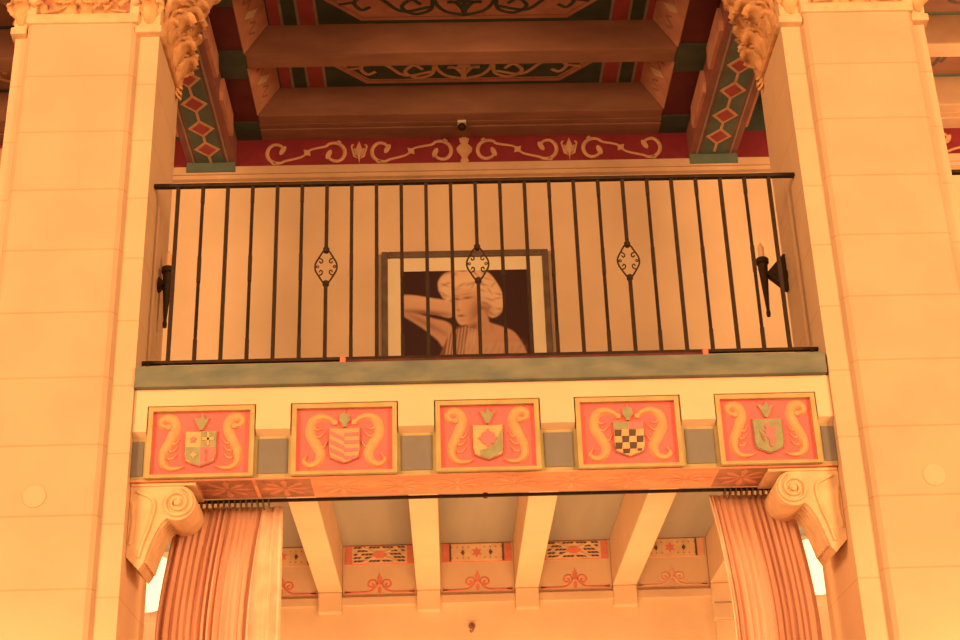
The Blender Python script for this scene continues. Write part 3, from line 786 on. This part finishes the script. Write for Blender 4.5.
def coffer(y0, y1, pale, label):
    t = thing('octagon_coffer', label, 'ceiling panel', (CX, (y0+y1)/2, ZP), 'octagon coffer panels')
    MB().box(XI0+.135, XI1-.135, y0+.001, y1-.001, ZP-.006, 5.809).build('ground', M_dgreen, t)
    z = ZP-.006; q = fXY(z)
    for s in (-1, 1):
        m = MB()
        X = lambda d: CX+s*d
        def st(d0, d1, mi): m.box(min(X(d0), X(d1)), max(X(d0), X(d1)), y0, y1, z-.002, z+.002, mi)
        st(1.19, 1.262, 0); st(1.172, 1.19, 1); st(1.085, 1.172, 2); st(1.068, 1.085, 1); st(.965, 1.068, 0); st(.947, .965, 1)
        m.build('stripe_band', [M_cored, M_greyln, M_dgreen], t)
    hy = (y1-y0)/2-.045; yc = (y0+y1)/2; hx = .905; ch = .235
    oc = lambda e: [(CX-hx+ch+e*.4, yc-hy+e), (CX+hx-ch-e*.4, yc-hy+e), (CX+hx-e, yc-hy+ch+e*.4), (CX+hx-e, yc+hy-ch-e*.4), (CX+hx-ch-e*.4, yc+hy-e), (CX-hx+ch+e*.4, yc+hy-e), (CX-hx+e, yc+hy-ch-e*.4), (CX-hx+e, yc-hy+ch+e*.4)]
    o = MB().prism(oc(0), q, .001, .008, 0).prism(oc(.032), q, .006, .010, 1).prism(oc(.045), q, .008, .012, 0).prism(oc(.062), q, .010, .014, 2)
    ob = o.build('octagon', [M_pinkpn, M_outline, M_pinkpn if pale else M_dgreen], t)
    s_ = MB(); q2 = fXY(z-.014)
    for s in (-1, 1):
        X = lambda d: CX+s*d
        s_.ribbon([(X(.20), yc+.02), (X(.22), yc+.13), (X(.32), yc+.17), (X(.40), yc+.10), (X(.34), yc+.02), (X(.28), yc+.07)], .014, q2, 0, .005)
        s_.ribbon([(X(.22), yc+.10), (X(.40), yc+.14), (X(.52), yc+.02), (X(.62), yc-.03), (X(.70), yc+.04), (X(.66), yc+.12), (X(.60), yc+.09)], .014, q2, 0, .005)
        s_.ribbon([(X(.24), yc-.05), (X(.38), yc-.15), (X(.50), yc-.12), (X(.48), yc-.03), (X(.41), yc-.06)], .013, q2, 0, .005)
        s_.ribbon([(X(.50), yc-.12), (X(.62), yc-.17), (X(.74), yc-.08)], .012, q2, 0, .005)
        s_.ribbon([(X(.0), yc+.19), (X(.13), yc+.14), (X(.19), yc+.02), (X(.14), yc-.11), (X(.0), yc-.17)], .014, q2, 0, .006)
        s_.ribbon([(X(.0), yc+.14), (X(.05), yc+.06), (X(.11), yc+.05)], .016, q2, 0, .006)
        s_.ribbon([(X(.70), yc+.04), (X(.80), yc+.06)], .012, q2, 0, .005)
    s_.prism(star(CX, yc+.02, .075, 6, .5), q2, 0, .006)
    s_.prism([(CX-.012, yc), (CX+.012, yc), (CX+.02, yc+.15), (CX, yc+.20), (CX-.02, yc+.15)], q2, 0, .007)
    s_.build('octagon_scrollwork', M_dgreen if pale else M_motif, ob)
    return t
coffer(8.118, 8.69, False, 'dark green coffer panel with octagon scrollwork nearest the rear wall')
coffer(7.390, 7.965, True, 'coffer panel with pale pink octagon and dark scrollwork at picture top')

# ---- the same ceiling in the neighbouring bays, glimpsed past the pillars
for sgn, name in ((-1, 'left'), (1, 'right')):
    dx = sgn*BAY
    where = 'glimpsed beyond the %s pillar' % name
    a, b = XI0+dx, XI1+dx
    copy_tree(fmL, dx, 'dark red coffer frame of the next bay, at its left, %s' % where)
    copy_tree(fmR, dx, 'dark red coffer frame of the next bay, at its right, %s' % where)
    for (y0, y1, nm) in ((8.690, 8.984, 'rear'), (7.965, 8.118, 'middle'), (7.236, 7.390, 'front')):
        cross_beam(a+.0012, b-.0012, y0, y1, 'plain tan %s cross beam of the next ceiling bay, %s' % (nm, where), nm == 'rear', M_cornice if sgn > 0 else None)  # right bay's stronger light is put into a paler beam colour
    for (y0, y1, nm) in ((8.118, 8.69, 'rear'), (7.390, 7.965, 'front')):
        a, b = XI0+dx+.135, XI1+dx-.135
        t = thing('octagon_coffer', '%s scroll-painted coffer panel of the next ceiling bay, %s' % (nm, where), 'ceiling panel', (CX+dx, (y0+y1)/2, ZP))
        MB().box(a, b, y0+.001, y1-.001, ZP-.006, 5.809).build('ground', M_dgreen if sgn < 0 else M_green, t)
        MB().box(a+.1, b-.1, y0+.04, y1-.04, ZP-.009, ZP-.004).build('border', M_tan, t)
        s_ = MB(); yc = (y0+y1)/2; x = a+.18; k = 0
        while x < b-.25:
            f_ = 1 if k % 2 else -1
            s_.ribbon([(x, yc-.10*f_), (x+.06, yc+.12*f_), (x+.16, yc+.14*f_), (x+.18, yc), (x+.11, yc-.02*f_), (x+.10, yc+.06*f_)], .016, fXY(ZP-.009), 0, .004)
            x += .21; k += 1
        s_.build('scroll_stencil', M_pattern if sgn > 0 else M_motif, t)
# railing and ledge of the bay to the right
copy_tree(rail, BAY+.022, 'black iron railing of the next balcony bay, glimpsed past the right pillar')
l2 = edge.copy(); C.objects.link(l2); l2.location.x += BAY+.022
l2['label'] = 'green painted ledge of the next balcony bay, beyond the right pillar'

# ------------------------------------------------------------------ under the balcony: joists, wall bands
JX = [-1.306, -0.703, -0.100, 0.503, 1.106, 1.709]
names = ['cream ceiling joist beside the left pillar, behind the left curtain', 'cream ceiling joist just right of the left curtain', 'cream ceiling joist second to the right of left curtain, left of middle', 'cream ceiling joist just right of the middle under the balcony', 'cream ceiling joist left of the right curtain, third from it leftward'.replace(', third from it leftward', ', with its left side showing'), 'cream ceiling joist behind the right curtain']
for i, (x, nm) in enumerate(zip(JX, names)):
    t = thing('ceiling_joist', nm, 'joist', (x, 7.9, 2.29), 'joists under the balcony')
    MB().bbox(x-.074, x+.074, 6.732, 8.96, 2.290, 2.592, .008).build('joist_body', M_beam, t)
    MB().bbox(x-.072, x+.072, 8.925, 8.998, 2.165, 2.2895, .008).build('end_corbel', M_wall_lo, t)
struct(MB().box(-8, 8, 8.955, 9.0, 2.215, 2.262).build('trim_2', M_beam))

def stencil_bay(x0, x1, dark, faded, label, fade_fleur=False):
    t = thing('wall_stencil_board', label, 'frieze', ((x0+x1)/2, 8.98, 2.262), 'stencilled boards between the joists')
    MB().box(x0, x1, 8.972, 9.0, 2.262, 2.590).build('board', M_beam, t)
    y = 8.972; q = fXZ(y); a, b = x0+.012, x1-.012
    bd = MB().box(a, b, y-.004, y, 2.470, 2.588).build('patterned_band', M_stred if not faded else M_stredlt, t)
    g0, g1 = a+.045, b-.045; cx = (a+b)/2; z0, z1 = 2.474, 2.584; zc = (z0+z1)/2
    m = MB(); q = fXZ(y-.004)
    m.prism([(g0, z0), (g1, z0), (g1, z1), (g0, z1)], q, 0, .002, 0)
    q = fXZ(y-.006)
    if dark:
        rng = random.Random(2)
        for r in range(5):
            zz = z0+.010+r*.0215
            for k in range(14):
                xx = g0+.006+k*(g1-g0-.012)/14; dxc = abs(xx-cx)
                if dxc < .045+abs(zz-zc)*.25 and r in (1, 2, 3): continue
                if (r+k) % 4 == 3: continue
                sl = .010 if xx < cx else -.010
                m.prism([(xx, zz), (xx+.020, zz), (xx+.020+sl, zz+.011), (xx+sl, zz+.011)], q, 0, .0015, 1)
        for s in (-1, 1):
            for s2 in (-1, 1):
                m.ribbon([(cx+s*.02, zc+s2*.008), (cx+s*.07, zc+s2*.030), (cx+s*.11, zc+s2*.05)], .008, q, .0005, .0025, 4, None, 0)
        m.prism([(cx-.05, zc), (cx-.02, zc-.022), (cx+.02, zc-.022), (cx+.05, zc), (cx+.02, zc+.022), (cx-.02, zc+.022)], q, 0, .003, 2)
    else:
        for s in (-1, 1):
            m.prism([(cx+s*(g1-cx), z0), (cx+s*(g1-cx-.012), z0), (cx+s*(g1-cx-.012), z1), (cx+s*(g1-cx), z1)], q, 0, .002, 1)
            m.prism([(cx+s*.085, zc-.02), (cx+s*.10, zc), (cx+s*.085, zc+.02), (cx+s*.075, zc)], q, 0, .002, 1)
            for k in range(4):
                for s2 in (-1, 1):
                    m.prism(star(cx+s*(.05+.035*k), zc+s2*.034, .009, 4, .4), q, 0, .0015, 3)
        m.prism(star(cx, zc, .035, 6, .5), q, 0, .002, 2)
    m.build('stencil', [M_band, M_pattern, M_stred, M_gold], bd)
    # fleur with two spirals standing on a red line
    fm_ = MB(); q = fXZ(y); zb = 2.296
    w_ = .0065
    for s in (-1, 1):
        fm_.ribbon([(cx+s*(b-cx), zb), (cx+s*.13, zb), (cx+s*.062, zb+.004), (cx+s*.026, zb+.030), (cx+s*.014, zb+.055)], w_, q, 0, .003, 6)
        fm_.ribbon([(cx+s*.014, zb+.050), (cx+s*.030, zb+.072), (cx+s*.058, zb+.070), (cx+s*.070, zb+.046), (cx+s*.052, zb+.028), (cx+s*.036, zb+.042), (cx+s*.050, zb+.052)], w_, q, 0, .003, 6)
        fm_.prism([(cx+s*(b-cx), zb-.012), (cx+s*(b-cx-.04), zb), (cx+s*(b-cx), zb+.012)], q, 0, .003)
    fm_.prism([(cx-.010, zb+.045), (cx+.010, zb+.045), (cx+.016, zb+.085), (cx+.006, zb+.10), (cx, zb+.125), (cx-.006, zb+.10), (cx-.016, zb+.085)], q, 0, .003)
    fm_.prism([(cx-.008, zb-.006), (cx+.008, zb-.006), (cx+.012, zb+.02), (cx, zb+.035), (cx-.012, zb+.02)], q, 0, .003)
    fm_.build('fleur_scroll', M_stredlt if fade_fleur else M_stred, t)
for i in range(5):
    a, b = JX[i]+.0745, JX[i+1]-.0745
    stencil_bay(a, b, i in (1, 3), i in (0, 4), ['stencilled wall board with pale band, half hidden behind the left curtain', 'stencilled wall board with dark band and red fleur, first right of left curtain',
        'stencilled wall board with pale band and crisp red fleur in the middle bay', 'stencilled wall board with dark band and red fleur, just right of middle', 'stencilled wall board with faded fleur beside the right curtain'][i], i == 4)
for x, nm in ((JX[0], 'cream wall pilaster behind the left curtain'), (JX[5], 'cream wall pilaster beside the right curtain')):
    t = thing('wall_pilaster', nm, 'pilaster', (x, 8.96, -1.6))
    MB().bbox(x-.060, x+.060, 8.93, 8.999, -1.6, 2.06, .006).build('pilaster_shaft', M_wall_lo, t)
    MB().bbox(x-.070, x+.070, 8.915, 8.999, 2.06, 2.164, .010).build('pilaster_cap', M_beam, t)
hk = thing('wall_hook', 'small dark hook on the lower wall below the joists', 'hook', (0.16, 8.99, 2.05))
MB().lathe([(.020, 9.0), (.020, 8.990), (.010, 8.985)], (0.16, 0, 2.075), 'y', 14).build('rosette', M_outline, hk)
MB().tube([(0.16, 8.99, 2.075), (0.165, 8.955, 2.07), (0.168, 8.945, 2.045), (0.155, 8.955, 2.03), (0.147, 8.962, 2.042)], .006, 6, 7).build('hook_arm', M_outline, hk, smooth=True)

# added glowing shapes standing in for a brightly lit surface between pillar and curtain
for x, nm in ((-1.80, 'glowing white stand-in for a brightly lit surface between left pillar and curtain'), (2.285, 'glowing white stand-in for a brightly lit surface between right pillar and curtain')):
    t = thing('glow_standin', nm, 'lit surface stand-in', (x, 8.9, 2.2))
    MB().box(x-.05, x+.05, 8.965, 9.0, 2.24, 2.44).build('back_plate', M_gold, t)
    MB().lathe([(.055, 2.19), (.075, 2.20), (.100, 2.36), (.112, 2.50), (.100, 2.50), (.06, 2.46)], (x, 8.85, 0), 'z', 20).build('glow_body', M_glow, t, smooth=True)

# ------------------------------------------------------------------ scroll corbels carrying the beam
def corbel(xf, s, label):
    t = thing('scroll_corbel', label, 'corbel', (xf+s*.15, 6.6, 1.77))
    y0, y1 = 6.475, 6.728
    X = lambda d: xf+s*(d+.002)
    c = (.215, 2.092); r = .082
    arc = [(c[0]+r*math.cos(a), c[1]+r*math.sin(a)) for a in [math.radians(70-12*k) for k in range(17)]]
    sweep = catmull([arc[-1], (.146, 1.995), (.116, 1.935), (.092, 1.865), (.078, 1.815)], 5)[1:]
    poly = [(0, 2.173), (.22, 2.173)] + arc + sweep + [(.058, 1.785), (.0, 1.845)]
    MB().prism([(X(d), z) for d, z in poly], lambda a, b, d: (a, y0+d, b), 0, y1-y0).build('bracket_body', M_carved, t, smooth=True, angle=35)
    MB().bbox(min(X(.001), X(.325)), max(X(.001), X(.295)), y0-.008, y1, 2.172, 2.1872, .005).build('top_slab', M_carved, t)
    m = MB(); q = fXZ(y0)
    sp_ = [(X(c[0]+(r-.010)*(1-k/40)*math.cos(math.radians(70-k*24))), c[1]+(r-.010)*(1-k/40)*math.sin(math.radians(70-k*24))) for k in range(36)]
    m.ribbon(sp_, .009, q, -.004, .012, 2)
    m.lathe([(.016, y0+.002), (.014, y0-.014), (.004, y0-.018)], (X(c[0]), 0, c[1]), 'y', 14)
    m.ribbon([(X(.03), 2.15), (X(.11), 2.10), (X(.100), 2.00), (X(.075), 1.92), (X(.055), 1.84)], .010, q, -.004, .010)
    m.ribbon([(X(.012), 2.10), (X(.020), 2.00), (X(.012), 1.90)], .008, q, -.004, .008)
    m.build('front_spiral', M_carved, t, smooth=True, angle=50)
    fl = MB()
    P = [(.172, 2.035), (.142, 2.000), (.113, 1.940), (.090, 1.870), (.077, 1.822)]
    for k in range(6):
        yy = y0+.030+k*(y1-y0-.06)/5
        fl.tube([(X(d), yy, z) for d, z in P], .017, 5, 8)
    fl.build('flutes', M_carved, t, smooth=True, angle=50)
corbel(PX0, 1, 'cream scroll corbel under the beam against the left pillar')
corbel(PX1, -1, 'cream scroll corbel under the beam against the right pillar')

# ------------------------------------------------------------------ curtain rod and curtains
YC = 6.748
rd = thing('curtain_rod', 'thin black curtain rod along the back of the painted beam', 'curtain rod', (CX, YC, 2.18))
MB().tube([(PX0+.004, YC, 2.180), (PX1-.004, YC, 2.180)], .009, 1, 10).build('rod', M_iron, rd)
for x in (PX0+.012, CX, PX1-.012):
    MB().bbox(x-.010, x+.010, YC-.0175, YC+.012, 2.168, 2.215, .003).build('rod_bracket', M_iron, rd)

def drape(t, name, top, mid, bot, pleats, amp, m, ph=0.0, y0=YC+.062, ztop=2.171, parent=None):
    """pleated cloth; top/mid/bot = (x_left, x_right) at the heading, at z=1.55 and at the hem"""
    top, mid, bot = [tuple(x_*0.989 for x_ in e_) for e_ in (top, mid, bot)]
    nx, nz = pleats*12, 44; V = []
    for j in range(nz+1):
        v = j/nz
        z = ztop-(v**1.25)*(ztop+1.565)
        if z > 1.55: k = (ztop-z)/(ztop-1.55); k = 1-(1-k)**1.6; A, B = top, mid
        else: k = (1.55-z)/(1.55+1.565); A, B = mid, bot
        l = A[0]+(B[0]-A[0])*k; r_ = A[1]+(B[1]-A[1])*k
        for i in range(nx+1):
            u = i/nx
            p = 2*PI*pleats*u+ph+1.1*math.sin(9.1*u+1.3*v)+0.8*math.sin(23*u+0.7)
            a = amp*(0.55+0.45*min(1, v*5))*(0.75+0.45*math.sin(11.3*u+2))
            V.append((l+(r_-l)*u+0.25*a*math.sin(2*p), y0-a*math.sin(p)*(1+.15*math.sin(7*u+3*v)), z))
    n = nx+1
    F = [(j*n+i, j*n+i+1, (j+1)*n+i+1, (j+1)*n+i) for j in range(nz) for i in range(nx)]
    o = MB().add(V, F).build(name, m, t, smooth=True, angle=80)
    so = o.modifiers.new('thickness', 'SOLIDIFY'); so.thickness = 0.004
    return o
def curtain(label, loc, brown, lining, ring_x):
    t = thing('curtain', label, 'curtain', loc, None)
    drape(t, 'drape', *brown, M_curtain)
    drape(t, 'lining_edge', *lining, M_lining)
    proto = None
    for x in ring_x:
        if proto is None:
            m = MB().torus((x, YC, 2.168), .018, .0038, 'x', 16, 6); m.tube([(x, YC+.010, 2.158), (x, YC+.030, 2.156), (x, YC+.056, 2.152)], .0025, 2, 6)
            proto = m.build('curtain_ring', M_frame, t); px = x
        else:
            c = proto.copy(); C.objects.link(c); c.parent = t; c.location.x = x-px
    return t
curtain('brown pleated curtain with pale pink lining edge hanging by the left pillar', (-1.1, YC, -1.6),
        ((-1.265, -.868), (-1.345, -.925), (-1.345, -.93), 13, .020),
        ((-.872, -.770), (-.925, -.765), (-.93, -.77), 2, .030), [-1.17+.0265*k for k in range(14)])
curtain('brown pleated curtain hanging by the right pillar', (1.55, YC, -1.6),
        ((1.322, 1.690), (1.385, 1.765), (1.39, 1.77), 11, .022),
        ((1.290, 1.330), (1.352, 1.392), (1.36, 1.40), 1, .022), [1.345+.0265*k for k in range(14)])

# ------------------------------------------------------------------ light
WARM = (1.0, 0.50, 0.175)
def area(name, loc, target, sx, sy, power, col=WARM, spread=180):
    L = bpy.data.lights.new(name, 'AREA'); L.shape = 'RECTANGLE'; L.size = sx; L.size_y = sy; L.energy = power; L.color = col
    L.spread = math.radians(spread)
    o = bpy.data.objects.new(name, L); C.objects.link(o); o.location = (loc[0], loc[1], loc[2]+H)
    d = Vector(target)-Vector(loc); o.rotation_euler = d.to_track_quat('-Z', 'Y').to_euler()
    return o
def point(name, loc, power, r=0.1, col=WARM):
    L = bpy.data.lights.new(name, 'POINT'); L.energy = power; L.color = col; L.shadow_soft_size = r
    o = bpy.data.objects.new(name, L); C.objects.link(o); o.location = (loc[0], loc[1], loc[2]+H)
    return o
area('hall_high_light', (0.2, -6.0, 4.5), (0.2, 6.6, 3.2), 11.0, 1.0, 395)  # broad unseen light added high in the hall, no fixture modelled
area('hall_low_light', (-0.8, -1.5, 0.2), (0.2, 6.6, 3.2), 4.0, 1.0, 75)
for sx in (-1, 1):
    area('hall_side_fill', (0.2+sx*5.0, 1.0, 3.6), (0.2-sx*1.4, 6.9, 3.6), 1.6, 3.0, 540)  # unseen fill added to brighten the pillars' inner side faces
area('under_balcony_light', (0.2, 8.0, -0.6), (0.2, 7.9, 2.5), 2.6, 0.9, 42)
area('under_balcony_wall_light', (0.2, 7.3, 0.2), (0.2, 9.0, 1.9), 2.6, 0.5, 62)
area('next_bay_light', (4.2, 7.9, 4.0), (4.2, 7.95, 5.6), 1.6, 0.6, 26, WARM, 130)
for x in (-1.95, 2.40):
    point('pillar_uplight', (x, 5.75, 0.80), 44, 0.12)
w = bpy.data.worlds.new('World'); bpy.context.scene.world = w; w.use_nodes = True
w.node_tree.nodes['Background'].inputs['Color'].default_value = (1.0, 0.50, 0.20, 1)
w.node_tree.nodes['Background'].inputs['Strength'].default_value = 0.40

# ------------------------------------------------------------------ camera
cam = bpy.data.cameras.new('Camera'); co = bpy.data.objects.new('Camera', cam); C.objects.link(co)
cam.sensor_width = 36; cam.lens = 36*1479.9/960
from mathutils import Matrix
p, y, r = 0.4304, 0.0302, -0.0335
cy, sy = math.cos(y), math.sin(y)
f0, r0, u0 = Vector((sy, cy, 0)), Vector((cy, -sy, 0)), Vector((0, 0, 1))
f1 = f0*math.cos(p)+u0*math.sin(p); u1 = u0*math.cos(p)-f0*math.sin(p)
r2 = r0*math.cos(r)+u1*math.sin(r); u2 = u1*math.cos(r)-r0*math.sin(r)
co.matrix_world = Matrix(((r2.x, u2.x, -f1.x, 0), (r2.y, u2.y, -f1.y, 0), (r2.z, u2.z, -f1.z, H), (0, 0, 0, 1)))
cam.clip_start = 0.05
bpy.context.scene.camera = co
vs = bpy.context.scene.view_settings
vs.view_transform = 'Standard'; vs.look = 'None'; vs.exposure = 0.0; vs.gamma = 1.0
